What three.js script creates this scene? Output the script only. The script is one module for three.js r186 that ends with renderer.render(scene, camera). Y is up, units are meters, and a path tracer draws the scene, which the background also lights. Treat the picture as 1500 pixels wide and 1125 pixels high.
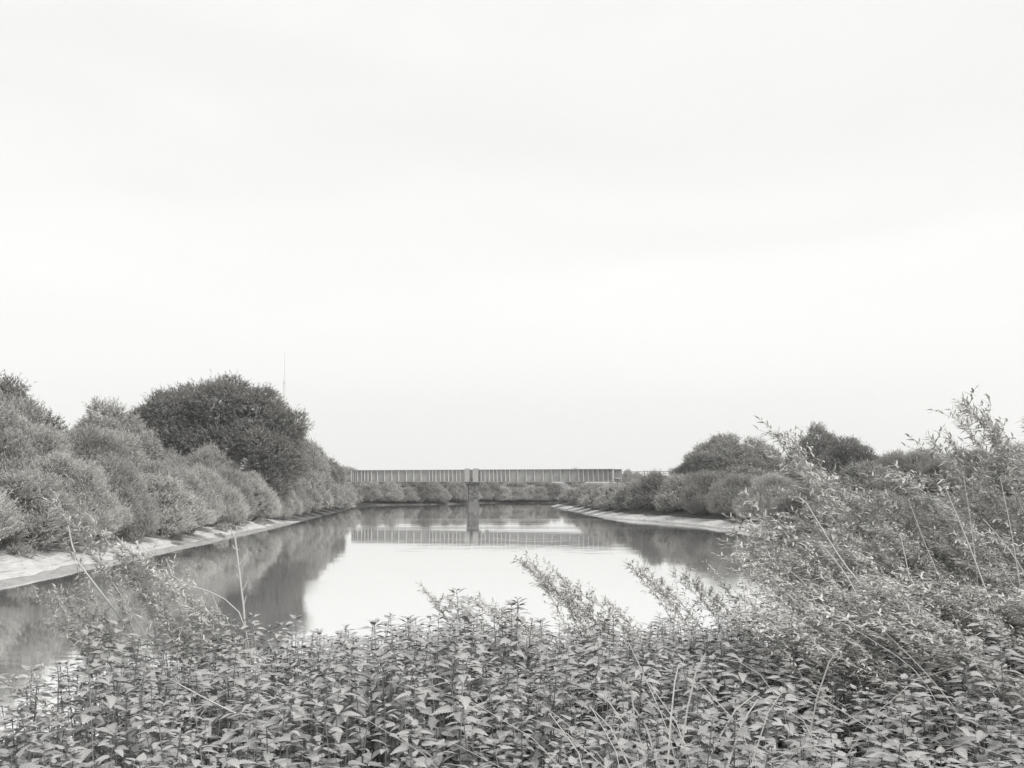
import * as THREE from 'three';
import { mergeGeometries } from 'three/addons/utils/BufferGeometryUtils.js';

// ------------------------------------------------------------------ camera, sky, sun, exposure
const EYE = 5.3;                                   // metres above the river
const scene = new THREE.Scene();
const camera = new THREE.PerspectiveCamera(41.11, 4 / 3, 0.1, 12000);
camera.position.set(0, EYE, 0);
camera.lookAt(0, EYE, -100);
camera.setViewOffset(1500, 1125, 0, -143.5, 1500, 1125);   // rising front: verticals stay vertical
camera.updateProjectionMatrix();

const renderer = new THREE.WebGLRenderer({ antialias: true });
renderer.setSize(1024, 768);
renderer.toneMapping = THREE.LinearToneMapping;
renderer.toneMappingExposure = 3.4;
renderer.shadowMap.enabled = true;

function rng(seed) { let a = seed >>> 0; return () => { a = (a + 0x6D2B79F5) | 0; let t = Math.imul(a ^ (a >>> 15), 1 | a); t = (t + Math.imul(t ^ (t >>> 7), 61 | t)) ^ t; return ((t ^ (t >>> 14)) >>> 0) / 4294967296; }; }
const hash = (x, y, z = 0) => { let h = Math.imul(x | 0, 374761393) ^ Math.imul(y | 0, 668265263) ^ Math.imul(z | 0, 2147483647 ^ 69069); h = Math.imul(h ^ (h >>> 13), 1274126177); return ((h ^ (h >>> 16)) >>> 0) / 4294967296; };
const mixn = (a, b, t) => a + (b - a) * t;
const sstep = (a, b, x) => { const t = Math.min(1, Math.max(0, (x - a) / (b - a))); return t * t * (3 - 2 * t); };
function vnoise(x, y, px = 0, py = 0, s = 0) {       // value noise, optional period
  const xi = Math.floor(x), yi = Math.floor(y), fx = x - xi, fy = y - yi, ux = fx * fx * (3 - 2 * fx), uy = fy * fy * (3 - 2 * fy);
  const w = (i, p) => p ? ((i % p) + p) % p : i;
  const a = hash(w(xi, px), w(yi, py), s), b = hash(w(xi + 1, px), w(yi, py), s), c = hash(w(xi, px), w(yi + 1, py), s), d = hash(w(xi + 1, px), w(yi + 1, py), s);
  return mixn(mixn(a, b, ux), mixn(c, d, ux), uy);
}
function fbm(x, y, oct = 4, px = 0, py = 0, s = 0) { let v = 0, a = 0.5, n = 0; for (let o = 0; o < oct; o++) { v += a * vnoise(x, y, px, py, s + o * 17); n += a; a *= 0.5; x *= 2; y *= 2; px *= 2; py *= 2; } return v / n; }

// thin even overcast: paler overhead, as an overcast sky is, with faint drawn-out streaks of cloud
{
  const W = 1024, H = 512, data = new Float32Array(W * H * 4);
  for (let j = 0; j < H; j++) {
    const el = ((j + 0.5) / H - 0.5) * Math.PI, s = Math.max(0, Math.sin(el));
    for (let i = 0; i < W; i++) {
      const u = i / W;
      const base = 0.366 - 0.086 * sstep(0, 0.36, s);
      const n1 = fbm(u * 22 + 1.5 * fbm(u * 12, el * 9, 3, 12, 0, 8), el * 22 + 3.2 * fbm(u * 12, el * 6, 3, 12, 0, 6), 5, 0, 0, 5) - 0.5;
      const n2 = fbm(u * 9, el * 5, 4, 9, 0, 9) - 0.5;
      const v = base * (1 + (0.10 * n1 + 0.07 * n2) * sstep(0.02, 0.2, s));
      const k = (j * W + i) * 4;
      data[k] = v; data[k + 1] = v; data[k + 2] = v * 0.996; data[k + 3] = 1;
    }
  }
  const sky = new THREE.DataTexture(data, W, H, THREE.RGBAFormat, THREE.FloatType);
  sky.mapping = THREE.EquirectangularReflectionMapping; sky.magFilter = THREE.LinearFilter; sky.needsUpdate = true;
  scene.background = sky; scene.environment = sky;
}
const sun = new THREE.DirectionalLight(new THREE.Color(1, 0.99, 0.975), 1.5);
sun.position.set(80, 138, -5);
sun.target.position.set(0, 0, -80);
sun.castShadow = true; sun.shadow.radius = 50;
sun.shadow.mapSize.set(2048, 2048);
Object.assign(sun.shadow.camera, { left: -130, right: 130, top: 150, bottom: -150, near: 1, far: 500 });
scene.add(sun, sun.target);
scene.fog = new THREE.FogExp2(0xf4f4f2, 0.0003);

// ------------------------------------------------------------------ helpers
const used = new Map();
function numbered(n) { const k = used.get(n) || 0; used.set(n, k + 1); return k ? `${n}_${String(k).padStart(3, '0')}` : n; }
const shadow = (o) => { o.traverse((m) => { if (m.isMesh) { m.castShadow = true; m.receiveShadow = true; } }); return o; };
function tag(o, label, category, group, kind) { o.userData = { label, category }; if (group) o.userData.group = group; if (kind) o.userData.kind = kind; return o; }
function part(name, geo, mat, parent) { const m = new THREE.Mesh(geo, mat); m.name = name; m.castShadow = m.receiveShadow = true; parent.add(m); return m; }
function thing(name, label, category, x, y, z, group) { const g = new THREE.Group(); g.name = numbered(name); g.position.set(x, y, z); tag(g, label, category, group); scene.add(g); return g; }
function structure(name, geo, mat) { const m = new THREE.Mesh(geo, mat); m.name = name; m.userData = { kind: 'structure' }; m.castShadow = m.receiveShadow = true; scene.add(m); return m; }
function grey(v, rough = 0.8, extra = {}) { const m = new THREE.MeshPhysicalMaterial({ roughness: rough, side: THREE.DoubleSide, ...extra }); m.color.setRGB(v, v * 0.995, v * 0.975); return m; }
function tex(W, H, fn, srgb = false) {
  const d = new Uint8Array(W * H * 4);
  for (let j = 0; j < H; j++) for (let i = 0; i < W; i++) { const v = Math.max(0, Math.min(255, fn(i / W, j / H) * 255)); const k = (j * W + i) * 4; d[k] = d[k + 1] = d[k + 2] = v; d[k + 3] = 255; }
  const t = new THREE.DataTexture(d, W, H, THREE.RGBAFormat); t.wrapS = t.wrapT = THREE.RepeatWrapping; t.magFilter = THREE.LinearFilter; if (srgb) t.colorSpace = THREE.SRGBColorSpace; t.needsUpdate = true; return t;
}
class Buf {                                         // a triangle collector with one colour per vertex
  constructor() { this.p = []; this.c = []; }
  tri(a, b, c, v) { this.p.push(a[0], a[1], a[2], b[0], b[1], b[2], c[0], c[1], c[2]); for (let i = 0; i < 3; i++) this.c.push(v, v * 0.995, v * 0.97); }
  quad(a, b, c, d, v) { this.tri(a, b, c, v); this.tri(a, c, d, v); }
  geo() { const g = new THREE.BufferGeometry(); g.setAttribute('position', new THREE.Float32BufferAttribute(this.p, 3)); g.setAttribute('color', new THREE.Float32BufferAttribute(this.c, 3)); return g; }
}
const add = (a, b, s = 1) => [a[0] + b[0] * s, a[1] + b[1] * s, a[2] + b[2] * s];
const sub = (a, b) => [a[0] - b[0], a[1] - b[1], a[2] - b[2]];
const cross = (a, b) => [a[1] * b[2] - a[2] * b[1], a[2] * b[0] - a[0] * b[2], a[0] * b[1] - a[1] * b[0]];
const norm = (a) => { const l = Math.hypot(a[0], a[1], a[2]) || 1; return [a[0] / l, a[1] / l, a[2] / l]; };
const dot = (a, b) => a[0] * b[0] + a[1] * b[1] + a[2] * b[2];
function tube(pts, r0, r1, seg = 6, sides = 5) { const c = new THREE.CatmullRomCurve3(pts.map((p) => new THREE.Vector3(...p))); const g = new THREE.TubeGeometry(c, seg, 1, sides, false); const pos = g.attributes.position; for (let i = 0; i <= seg; i++) { const q = c.getPointAt(i / seg), r = mixn(r0, r1, i / seg); for (let j = 0; j <= sides; j++) { const k = i * (sides + 1) + j; pos.setXYZ(k, q.x + (pos.getX(k) - q.x) * r, q.y + (pos.getY(k) - q.y) * r, q.z + (pos.getZ(k) - q.z) * r); } } return g; }
function box(w, h, d, x = 0, y = 0, z = 0) { const g = new THREE.BoxGeometry(w, h, d); g.translate(x, y, z); return g; }

// ------------------------------------------------------------------ the river's outline (x, distance ahead of the camera)
const leftBank = [[-32, -70], [-28, -20], [-26.5, 20], [-26, 52], [-26.6, 85], [-28, 128], [-30.2, 170], [-32, 204], [-34, 222], [-33.6, 231], [-28, 235], [-20, 239], [-10, 252], [-3, 261], [8, 262], [24, 266], [60, 276], [160, 300]];
const rightBank = [[-14, -70], [-12.5, -10], [-10.5, 3], [-8, 9], [-3, 13.2], [5, 15.5], [14, 24], [20, 42], [24.5, 66], [25.5, 90], [23.5, 118], [19.5, 135], [15, 147], [12.4, 169], [10.5, 195], [8.8, 225], [10.5, 231], [17, 236], [40, 243], [80, 252], [160, 272]];
const dense = (pts, n) => new THREE.CatmullRomCurve3(pts.map(([x, d]) => new THREE.Vector3(x, 0, -d)), false, 'centripetal').getSpacedPoints(n).map((v) => [v.x, -v.z]);
const LB = dense(leftBank, 260), RB = dense(rightBank, 300);
const outline = [...LB, ...RB.slice().reverse()];
function riverDist(x, d) {                          // metres from the water's edge, negative in the river
  let best = 1e9, inside = false;
  for (let i = 0, j = outline.length - 1; i < outline.length; j = i++) {
    const [ax, ay] = outline[j], [bx, by] = outline[i];
    const vx = bx - ax, vy = by - ay, t = Math.max(0, Math.min(1, ((x - ax) * vx + (d - ay) * vy) / (vx * vx + vy * vy + 1e-9)));
    const q = (x - ax - vx * t) ** 2 + (d - ay - vy * t) ** 2; if (q < best) best = q;
    if ((ay > d) !== (by > d) && x < (bx - ax) * (d - ay) / (by - ay) + ax) inside = !inside;
  }
  return (inside ? -1 : 1) * Math.sqrt(best);
}
function bankHeight(r, x, d) {                      // r: metres from the water
  if (r < 0) return Math.max(-2.5, r * 0.3);
  const far = r < 6.5 ? 1.45 * Math.pow(r / 6.5, 0.85) : 1.45 + 2.3 * sstep(6.5, 17, r);
  const near = 3.5 * sstep(0, 7.2, r);
  const k = sstep(16, 40, Math.hypot(x, d));
  return mixn(near, far, k);
}
function groundY(x, d) {
  const r = riverDist(x, d), h = bankHeight(r, x, d);
  return h + (r > 0 ? Math.min(1, r / 3) * 0.22 * (fbm(x * 0.35 + 40, d * 0.35 + 40, 3) - 0.5) + Math.min(1, r / 60) * 1.2 * (fbm(x * 0.01 + 9, d * 0.01 + 9, 3) - 0.5) : 0);
}

// ------------------------------------------------------------------ ground, sand, water
{
  const NX = 230, ND = 250, P = [], U = [], I = [];
  const gx = (i) => { const t = (i / (NX - 1)) * 2 - 1; return 4 * Math.sinh(t * 7) * 0.72; };
  const gd = (j) => { const t = j / (ND - 1); return t < 0.1 ? mixn(-160, -8, t / 0.1) : -8 + 12 * Math.sinh(((t - 0.1) / 0.9) * 6.75) * 0.85; };
  for (let j = 0; j < ND; j++) for (let i = 0; i < NX; i++) {
    const x = gx(i), d = gd(j); P.push(x, groundY(x, d), -d); U.push(x, d);
    if (i && j) { const k = j * NX + i; I.push(k - NX - 1, k - NX, k - 1, k - NX, k, k - 1); }
  }
  const g = new THREE.BufferGeometry(); g.setAttribute('position', new THREE.Float32BufferAttribute(P, 3)); g.setAttribute('uv', new THREE.Float32BufferAttribute(U, 2)); g.setIndex(I); g.computeVertexNormals();
  const t = tex(512, 512, (u, v) => 0.20 + 0.24 * fbm(u * 24, v * 24, 5, 24, 24, 3), true); t.repeat.set(1 / 9, 1 / 9);
  const m = grey(1, 0.95, { map: t, bumpMap: t, bumpScale: 0.1 });
  structure('ground', g, m);
}
const sandTex = tex(1024, 1024, (u, v) => { const a = fbm(u * 12, v * 12, 5, 12, 12, 31), b = fbm(u * 160, v * 160, 2, 160, 160, 32), s = fbm(u * 30, v * 8, 4, 30, 8, 33); return 0.65 + 0.16 * (a - 0.5) + 0.22 * (b - 0.5) - 0.10 * sstep(0.6, 0.75, s); }, true);
sandTex.repeat.set(1 / 8, 1 / 8);
const sandMat = grey(1, 0.9, { map: sandTex, bumpMap: sandTex, bumpScale: 0.05 });
function sandStrip(name, line, d0, d1, side, reach, mat = sandMat, lift = 0.035) {
  const i0 = line.findIndex((p) => p[1] > d0), i1 = line.findIndex((p) => p[1] > d1);
  const K = 14, P = [], U = [], I = []; let along = 0; const N = (i1 - i0) * 3;
  for (let s = 0; s <= N; s++) {
    const f = i0 + s / 3, i = Math.min(line.length - 2, Math.floor(f)), t = f - i;
    const a = line[i], b = line[i + 1], x = mixn(a[0], b[0], t), d = mixn(a[1], b[1], t);
    const p = line[Math.max(0, i - 2)], q = line[Math.min(line.length - 1, i + 3)], L = Math.hypot(q[0] - p[0], q[1] - p[1]);
    const nx = side * -(q[1] - p[1]) / L, nd = side * (q[0] - p[0]) / L; along += Math.hypot(b[0] - a[0], b[1] - a[1]) / 3;
    const far = reach(x, d) * (0.75 + 0.5 * fbm(along * 0.22, 3, 3));
    for (let k = 0; k <= K; k++) {
      const r = mixn(-2.2, far, k / K), xx = x + nx * r, dd = d + nd * r;
      P.push(xx, groundY(xx, dd) + (k === K ? -0.06 : lift) + (r > 0.2 ? 0.05 * (fbm(xx * 1.7, dd * 1.7, 3) - 0.5) : 0), -dd); U.push(xx, dd);
      if (s && k) { const c = s * (K + 1) + k, w = K + 1; I.push(c - w - 1, c - 1, c - w, c - w, c - 1, c); }
    }
  }
  const g = new THREE.BufferGeometry(); g.setAttribute('position', new THREE.Float32BufferAttribute(P, 3)); g.setAttribute('uv', new THREE.Float32BufferAttribute(U, 2)); g.setIndex(I); g.computeVertexNormals();
  return structure(name, g, mat);
}
sandStrip('sandy_shore', LB, 20, 136, 1, (x, d) => mixn(6, 2.4, sstep(60, 136, d)) * sstep(137, 126, d) + 0.2);
sandStrip('sandy_shore_001', RB, 98, 224, -1, (x, d) => d > 190 ? 1.9 : 2.6);
sandStrip('sandy_shore_002', LB, 214, 224, 1, (x, d) => 2.5);
const mudMat = grey(0.62, 0.6, { map: sandTex, bumpMap: sandTex, bumpScale: 0.05 });
sandStrip('wet_mud', LB, 20, 136, 1, (x, d) => (0.2 + 0.8 * fbm(d * 0.5, 4, 3)) * sstep(137, 120, d), mudMat, 0.075);
sandStrip('wet_mud_001', RB, 98, 224, -1, (x, d) => 0.3, mudMat, 0.075);

{
  const bumpT = tex(1024, 1024, (u, v) => {          // low ripples, long across the view, in uneven patches
    const patch = sstep(0.5, 0.72, fbm(u * 5, v * 22, 3, 5, 22, 71));
    const fine = fbm(u * 90, v * 260, 2, 90, 260, 72) - 0.5, slow = fbm(u * 12, v * 30, 2, 12, 30, 73) - 0.5;
    return 0.5 + 0.30 * fine * (0.12 + patch) + 0.35 * slow;
  });
  bumpT.repeat.set(1 / 130, 1 / 130);
  const roughT = tex(512, 512, (u, v) => { const p = sstep(0.5, 0.68, fbm(u * 4, v * 26, 4, 4, 26, 81)); return 0.25 + 0.3 * p; });
  roughT.repeat.set(1 / 170, 1 / 170);
  const m = new THREE.MeshPhysicalMaterial({ roughness: 0.14, metalness: 0.88, bumpMap: bumpT, bumpScale: 0.014, roughnessMap: roughT });
  m.color.setRGB(0.84, 0.84, 0.83);
  const g = new THREE.PlaneGeometry(330, 420, 1, 1); g.rotateX(-Math.PI / 2); g.translate(65, 0, -120);
  const uv = g.attributes.uv, ps = g.attributes.position; for (let i = 0; i < 4; i++) uv.setXY(i, ps.getX(i), -ps.getZ(i));
  structure('river_water', g, m);
}

// ------------------------------------------------------------------ bridge
const steelTex = tex(512, 256, (u, v) => 0.78 + 0.16 * (fbm(u * 10, v * 5, 5, 10, 5, 41) - 0.5) - 0.05 * sstep(0.56, 0.8, fbm(u * 40, v * 3, 4, 40, 3, 42)), true);
steelTex.repeat.set(1 / 12, 1 / 4);
const steel = grey(0.5, 0.6, { map: steelTex }), stiffSteel = grey(0.4, 0.6), steelDark = grey(0.3, 0.7), rust = grey(0.24, 0.85);
function uvByXY(g) { const p = g.attributes.position, u = g.attributes.uv; for (let i = 0; i < p.count; i++) u.setXY(i, p.getX(i) + p.getZ(i), p.getY(i)); return g; }
const BL = new THREE.Vector3(-35.4, 5.3, -226), BR = new THREE.Vector3(20.3, 5.3, -203);
const bdir = BR.clone().sub(BL), blen = bdir.length(), bang = Math.atan2(-bdir.z, bdir.x);
const bridge = thing('railway_bridge', 'long steel plate girder bridge crossing the river on a single pier', 'bridge', BL.x, BL.y, BL.z);
bridge.rotation.y = bang;
{
  const half = blen * 0.489, H = 2.6;
  const bays = [[0, 0.016, 0.034, 0.05, 0.085, 0.113, 0.143, 0.172, 0.225, 0.287, 0.349, 0.408, 0.473, 0.535, 0.597, 0.667, 0.695, 0.721, 0.757, 0.79, 0.825, 0.86, 0.89, 0.92, 0.953, 0.985], [0, 0.022, 0.048, 0.078, 0.11, 0.143, 0.17, 0.2, 0.232, 0.263, 0.324, 0.386, 0.447, 0.51, 0.573, 0.637, 0.7, 0.764, 0.797, 0.83, 0.865, 0.9, 0.934, 0.968, 1]];
  const stiff = box(0.09, H - 0.26, 0.42, 0, H / 2, 0.24), stiffEnd = box(0.3, H - 0.26, 0.42, 0, H / 2, 0.24), angle = box(0.1, H - 0.5, 0.07, -0.107, H / 2, 0.065);
  [[0.05, half - 0.35], [half + 0.35, blen - 0.05]].forEach(([x0, x1], s) => {
    [0, -5.2].forEach((z, f) => {
      const L = x1 - x0, xm = (x0 + x1) / 2;
      const web = part('girder', uvByXY(box(L, H - 0.2, 0.05, xm, H / 2, z)), steel, bridge);
      part('top_flange', box(L + 0.1, 0.1, 0.95, xm, H - 0.05, z), steel, web);
      part('bottom_flange', box(L + 0.1, 0.12, 0.95, xm, 0.06, z), steel, web);
      part('bottom_angle', box(L - 0.1, 0.16, 0.14, xm, 0.205, z + 0.1), steel, web);
      part('top_angle', box(L - 0.1, 0.12, 0.12, xm, H - 0.163, z + 0.09), steel, web);
      for (let k = 0; k < bays[s].length; k++) {
        const t = bays[s][k];
        const m = part('stiffener', k === 0 || k === bays[s].length - 1 ? stiffEnd : stiff, stiffSteel, web);
        m.position.set(mixn(x0 + 0.2, x1 - 0.2, t), 0, z - (f ? 0.48 : 0)); if (!f) part('stiffener_angle', angle, stiffSteel, web).position.copy(m.position);
      }
    });
    const dk = part('deck', box(x1 - x0, 0.25, 4.1, (x0 + x1) / 2, 0.75, -2.6), steel, bridge);
    for (let k = 0; k < 14; k++) part('cross_beam', box(0.25, 0.42, 4.1, mixn(x0 + 0.5, x1 - 0.5, k / 13), 0.4, -2.6), steel, dk);
  });
  for (const [dx, w] of [[-1.35, 1.1], [0.95, 1.25]]) { const c = part('cover_plate', box(w, H + 0.1, 0.12, half + dx * 0.85, H / 2 + 0.06, 0.56), grey(0.3, 0.85), bridge); part('cap', box(w + 0.1, 0.1, 0.5, half + dx * 0.85, H + 0.16, 0.2), steelDark, c); }
  for (const [x, z] of [[half - 0.9, 0], [half + 0.9, 0], [half - 0.9, -5.2], [half + 0.9, -5.2], [0.6, 0], [blen - 0.6, 0], [0.6, -5.2], [blen - 0.6, -5.2]]) part('bearing', box(0.6, 0.26, 0.6, x, -0.132, z), steelDark, bridge);
}
// masonry pier in the river
{
  const c = BL.clone().lerp(BR, 0.489), h = BL.y - 0.27;
  const stoneTex = tex(512, 512, (u, v) => {        // small stone courses, too far off to tell apart singly
    const row = Math.floor(v * 16), q = (u * 8 + (row % 2) * 0.5), jx = Math.abs((q % 1) - 0.5) * 2, jy = Math.abs(((v * 16) % 1) - 0.5) * 2;
    const tone = 0.30 + 0.14 * (hash(Math.floor(q) % 8, row, 5) - 0.5) + 0.35 * (fbm(u * 9, v * 9, 4, 9, 9, 51) - 0.5) + 0.14 * sstep(0.62, 0.75, fbm(u * 6, v * 12, 3, 6, 12, 52));
    return tone - 0.12 * (jx > 0.94 || jy > 0.86 ? 1 : 0);
  }, true);
  stoneTex.repeat.set(1 / 3, 1 / 4);
  const stone = grey(1, 0.9, { map: stoneTex, bumpMap: stoneTex, bumpScale: 0.05 }), wet = grey(0.09, 0.55, { bumpMap: stoneTex, bumpScale: 0.06 });
  const pier = thing('bridge_pier', 'stone pier with a dark wet foot holding up the bridge midstream', 'pier', c.x, 0, c.z);
  pier.rotation.y = 0.083;
  const shape = (w, l) => { const s = new THREE.Shape(); const a = w / 2; s.moveTo(-a, -0.6); s.lineTo(-a + 0.25, -0.95); s.lineTo(a - 0.25, -0.95); s.lineTo(a, -0.6); s.lineTo(a, l - 0.6); s.lineTo(0, l + 0.4); s.lineTo(-a, l - 0.6); s.closePath(); return s; };
  const pr = (w, l, y0, y1) => { const g = new THREE.ExtrudeGeometry(shape(w, l), { depth: y1 - y0, bevelEnabled: true, bevelSize: 0.04, bevelThickness: 0.04, bevelSegments: 1 }); g.rotateX(-Math.PI / 2); g.translate(0, y0, 0); return g; };
  part('shaft', pr(2.15, 6, 1.3, h - 0.45), stone, pier);
  part('footing', pr(2.45, 6.3, -2.4, 1.1), wet, pier);
  part('ledge', pr(2.4, 6.2, 1.14, 1.26), stone, pier);
  part('capstone', pr(2.4, 6.2, h - 0.4, h - 0.05), grey(0.26, 0.9, { map: stoneTex }), pier);
  part('timber_fender', box(0.16, 3.6, 0.16, -1.19, 3.05, 0.4), rust, pier);
}
// abutments and the right-hand approach with its railing
{
  const dirx = bdir.clone().normalize(), ab = grey(0.13, 0.9);
  for (const [p, s, lab] of [[BL, -1, 'dark masonry abutment under the tree-side end of the bridge'], [BR, 1, 'dark masonry abutment under the railing end of the bridge']]) {
    const q = p.clone().addScaledVector(dirx, s * (s < 0 ? 4.6 : 2.2)), a = thing('bridge_abutment', lab, 'abutment', q.x, 0, q.z); a.rotation.y = bang;
    part('wall', box(3.6, 5.4, 6, 0, 2.3, -3.1), ab, a); part('coping', box(3.8, 0.18, 6.2, -0.02 * s, 5.1, -3.1), grey(0.3, 0.9), a);
  }
  const a = thing('approach_span', 'low approach deck with thin metal railing beyond the bridge end', 'viaduct', BR.x, 5.3, BR.z); a.rotation.y = bang;
  part('deck', box(16, 0.5, 5.6, 10.8, 0.95, -2.6), rust, a);
  for (const z of [0.1, -5.3]) {
    const r = part('railing', box(13, 0.09, 0.07, 6.9, 2.03, z), steelDark, a);
    part('middle_rail', box(13, 0.06, 0.05, 6.9, 1.62, z), steelDark, r);
    for (let k = 0; k < 13; k++) part('post', box(0.08, 0.86, 0.08, 0.5 + k * 1.06, 1.63, z), steelDark, r);
    part('parapet', box(4.2, 0.95, 0.3, 15.6, 1.69, z), rust, a);
  }
  for (const x of [6, 12, 18]) part('trestle', box(0.8, 5.9, 5, x, -2.3, -2.6), ab, a);
}

// ------------------------------------------------------------------ foliage
const leafLook = (v, tr = 0.3, rough = 0.95) => { const m = grey(v, rough, { vertexColors: true, transmission: tr, thickness: 0, ior: 1.35, specularIntensity: 0.5 }); return m; };
const bark = grey(0.07, 0.95), paleBark = grey(0.36, 0.85);
// crown of leaf sprays spread over the outer part of several lobes; o: {lobes, sprays, leaves, L, W, up, spray, seed}
function crownGeo(o) {
  const R = rng(o.seed), b = new Buf(), lobes = o.lobes;
  const area = lobes.map((l) => l.r[0] * l.r[1] + l.r[1] * l.r[2] + l.r[0] * l.r[2]), tot = area.reduce((a, c) => a + c);
  const ang = (p) => 0.70 + 0.36 * fbm(p[0] * o.lump + 31, p[1] * o.lump + p[2] * o.lump * 0.7 + 17, 2, 0, 0, o.seed) + 0.28 * fbm(p[0] * o.lump * 3 + 11, p[1] * o.lump * 2.2 + p[2] * o.lump * 2.6 + 7, 2, 0, 0, o.seed + 3);
  let n = 0, guard = 0;
  while (n < o.sprays && guard++ < o.sprays * 6) {
    let pick = R() * tot, li = 0; while (pick > area[li] && li < lobes.length - 1) pick -= area[li++];
    const l = lobes[li], th = R() * 6.2832, cz = 1 - 1.75 * R(), sn = Math.sqrt(Math.max(0, 1 - cz * cz)), dir = [sn * Math.cos(th), cz, sn * Math.sin(th)];
    const out = R() < 0.2, rr = out ? 0.96 + 0.3 * R() * R() : 1 - 0.45 * Math.pow(R(), 1.6);
    let p = [l.c[0] + dir[0] * l.r[0] * rr, l.c[1] + dir[1] * l.r[1] * rr, l.c[2] + dir[2] * l.r[2] * rr];
    const k = ang(p); p = [l.c[0] + (p[0] - l.c[0]) * k, l.c[1] + (p[1] - l.c[1]) * k, l.c[2] + (p[2] - l.c[2]) * k];
    if (p[1] < 0.1) continue;
    let deep = false;
    for (let q = 0; q < lobes.length; q++) if (q !== li) { const m = lobes[q]; if (((p[0] - m.c[0]) / m.r[0]) ** 2 + ((p[1] - m.c[1]) / m.r[1]) ** 2 + ((p[2] - m.c[2]) / m.r[2]) ** 2 < 0.36) { deep = true; break; } }
    if (deep) continue;
    n++;
    const axis = norm([dir[0] * 0.8 + (R() - 0.5) * 0.9, dir[1] * 0.5 + o.up + (R() - 0.5) * 0.6, dir[2] * 0.8 + (R() - 0.5) * 0.9]);
    const len = o.spray * (0.6 + 0.8 * R()) * (out ? 1.9 : 1), tone = 0.82 + 0.36 * R();
    const s1 = norm(cross(axis, [0.3 + R(), 0.2, R() - 0.5])), s2 = cross(axis, s1);
    for (let i = 0; i < o.leaves; i++) {
      const t = (i + R() * 0.7) / o.leaves, a = R() * 6.2832, q = add(p, axis, len * (t - 0.4));
      const sd = add([s1[0] * Math.cos(a), s1[1] * Math.cos(a), s1[2] * Math.cos(a)], s2, Math.sin(a));
      const ld = norm(add(axis, sd, 0.45 + 0.75 * R())), wd = norm(cross(ld, [dir[0] * 0.5 + (R() - 0.5) * 1.1, 0.7 + dir[1] * 0.3 + (R() - 0.5) * 0.7, dir[2] * 0.5 + (R() - 0.5) * 1.1]));
      const L = o.L * (0.65 + 0.7 * R()), W = o.W * (0.7 + 0.6 * R()), v = tone * (0.8 + 0.4 * R());
      const m = add(q, ld, L * 0.45);
      if (o.kite) { b.tri(q, add(m, wd, W / 2), add(q, ld, L), v); b.tri(q, add(q, ld, L), add(m, wd, -W / 2), v); }
      else b.tri(add(q, wd, W * 0.5), add(q, wd, -W * 0.5), add(q, ld, L), v);
    }
  }
  return b.geo();
}
function limbs(lobes, seed, r0, stems) {            // stems or trunk with limbs up into the lobes
  const R = rng(seed), gs = [];
  if (stems) { for (const l of lobes) { const x = (R() - 0.5) * 0.8, z = (R() - 0.5) * 0.8; gs.push(tube([[x, -0.4, z], [x + l.c[0] * 0.35, l.c[1] * 0.5, z + l.c[2] * 0.35], [l.c[0], l.c[1] + l.r[1] * 0.45, l.c[2]]], r0, r0 * 0.25, 6, 5)); for (let k = 0; k < 4; k++) { const a = R() * 6.28, e = [l.c[0] + Math.cos(a) * l.r[0] * 0.8, l.c[1] + l.r[1] * (0.2 + 0.6 * R()), l.c[2] + Math.sin(a) * l.r[2] * 0.8]; gs.push(tube([[l.c[0] * 0.5, l.c[1] * 0.6, l.c[2] * 0.5], [l.c[0], l.c[1], l.c[2]], e], r0 * 0.55, r0 * 0.15, 5, 4)); } } }
  else { const top = lobes.reduce((a, l) => Math.max(a, l.c[1]), 0); gs.push(tube([[0, -0.5, 0], [0.15, top * 0.3, 0.1], [0, top * 0.55, 0]], r0, r0 * 0.6, 6, 7)); for (const l of lobes) { gs.push(tube([[0.08, top * 0.3, 0.05], [l.c[0] * 0.5, mixn(top * 0.35, l.c[1], 0.5), l.c[2] * 0.5], [l.c[0], l.c[1] + l.r[1] * 0.3, l.c[2]]], r0 * 0.5, r0 * 0.12, 6, 5)); for (let k = 0; k < 5; k++) { const a = R() * 6.28; gs.push(tube([l.c, add(l.c, [Math.cos(a) * l.r[0] * 0.45, l.r[1] * 0.2, Math.sin(a) * l.r[2] * 0.45]), add(l.c, [Math.cos(a) * l.r[0] * 0.85, l.r[1] * (0.1 + 0.5 * R()), Math.sin(a) * l.r[2] * 0.85])], r0 * 0.22, r0 * 0.05, 4, 4)); } } }
  return mergeGeometries(gs);
}
function lobesFor(seed, h, w, n, kind) {             // lobes under a domed, uneven outline
  const R = rng(seed), out = [], low = kind === 'bush' ? 0.08 : 0.3;
  for (let i = 0; i < n; i++) {
    const a = i * 2.4 + R() * 0.7, q = Math.sqrt((i + 0.2) / n), top = h * (1 - (kind === 'bush' ? 0.55 : 0.42) * q * q) * (0.86 + 0.22 * R());
    const rx = w * (0.15 + 0.09 * R()), ry = Math.min(h * (0.16 + 0.12 * R()), (top - h * low) / 2), rz = w * (0.15 + 0.09 * R());
    out.push({ c: [Math.cos(a) * w * 0.37 * q, top - ry, Math.sin(a) * w * 0.37 * q], r: [rx, ry, rz] });
    if (q > 0.55) out.push({ c: [Math.cos(a + 0.3) * w * 0.36, h * (low + 0.12 + 0.12 * R()), Math.sin(a + 0.3) * w * 0.36], r: [rx * 1.05, h * (0.14 + 0.08 * R()), rz * 1.05] });
  }
  return out;
}
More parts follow.
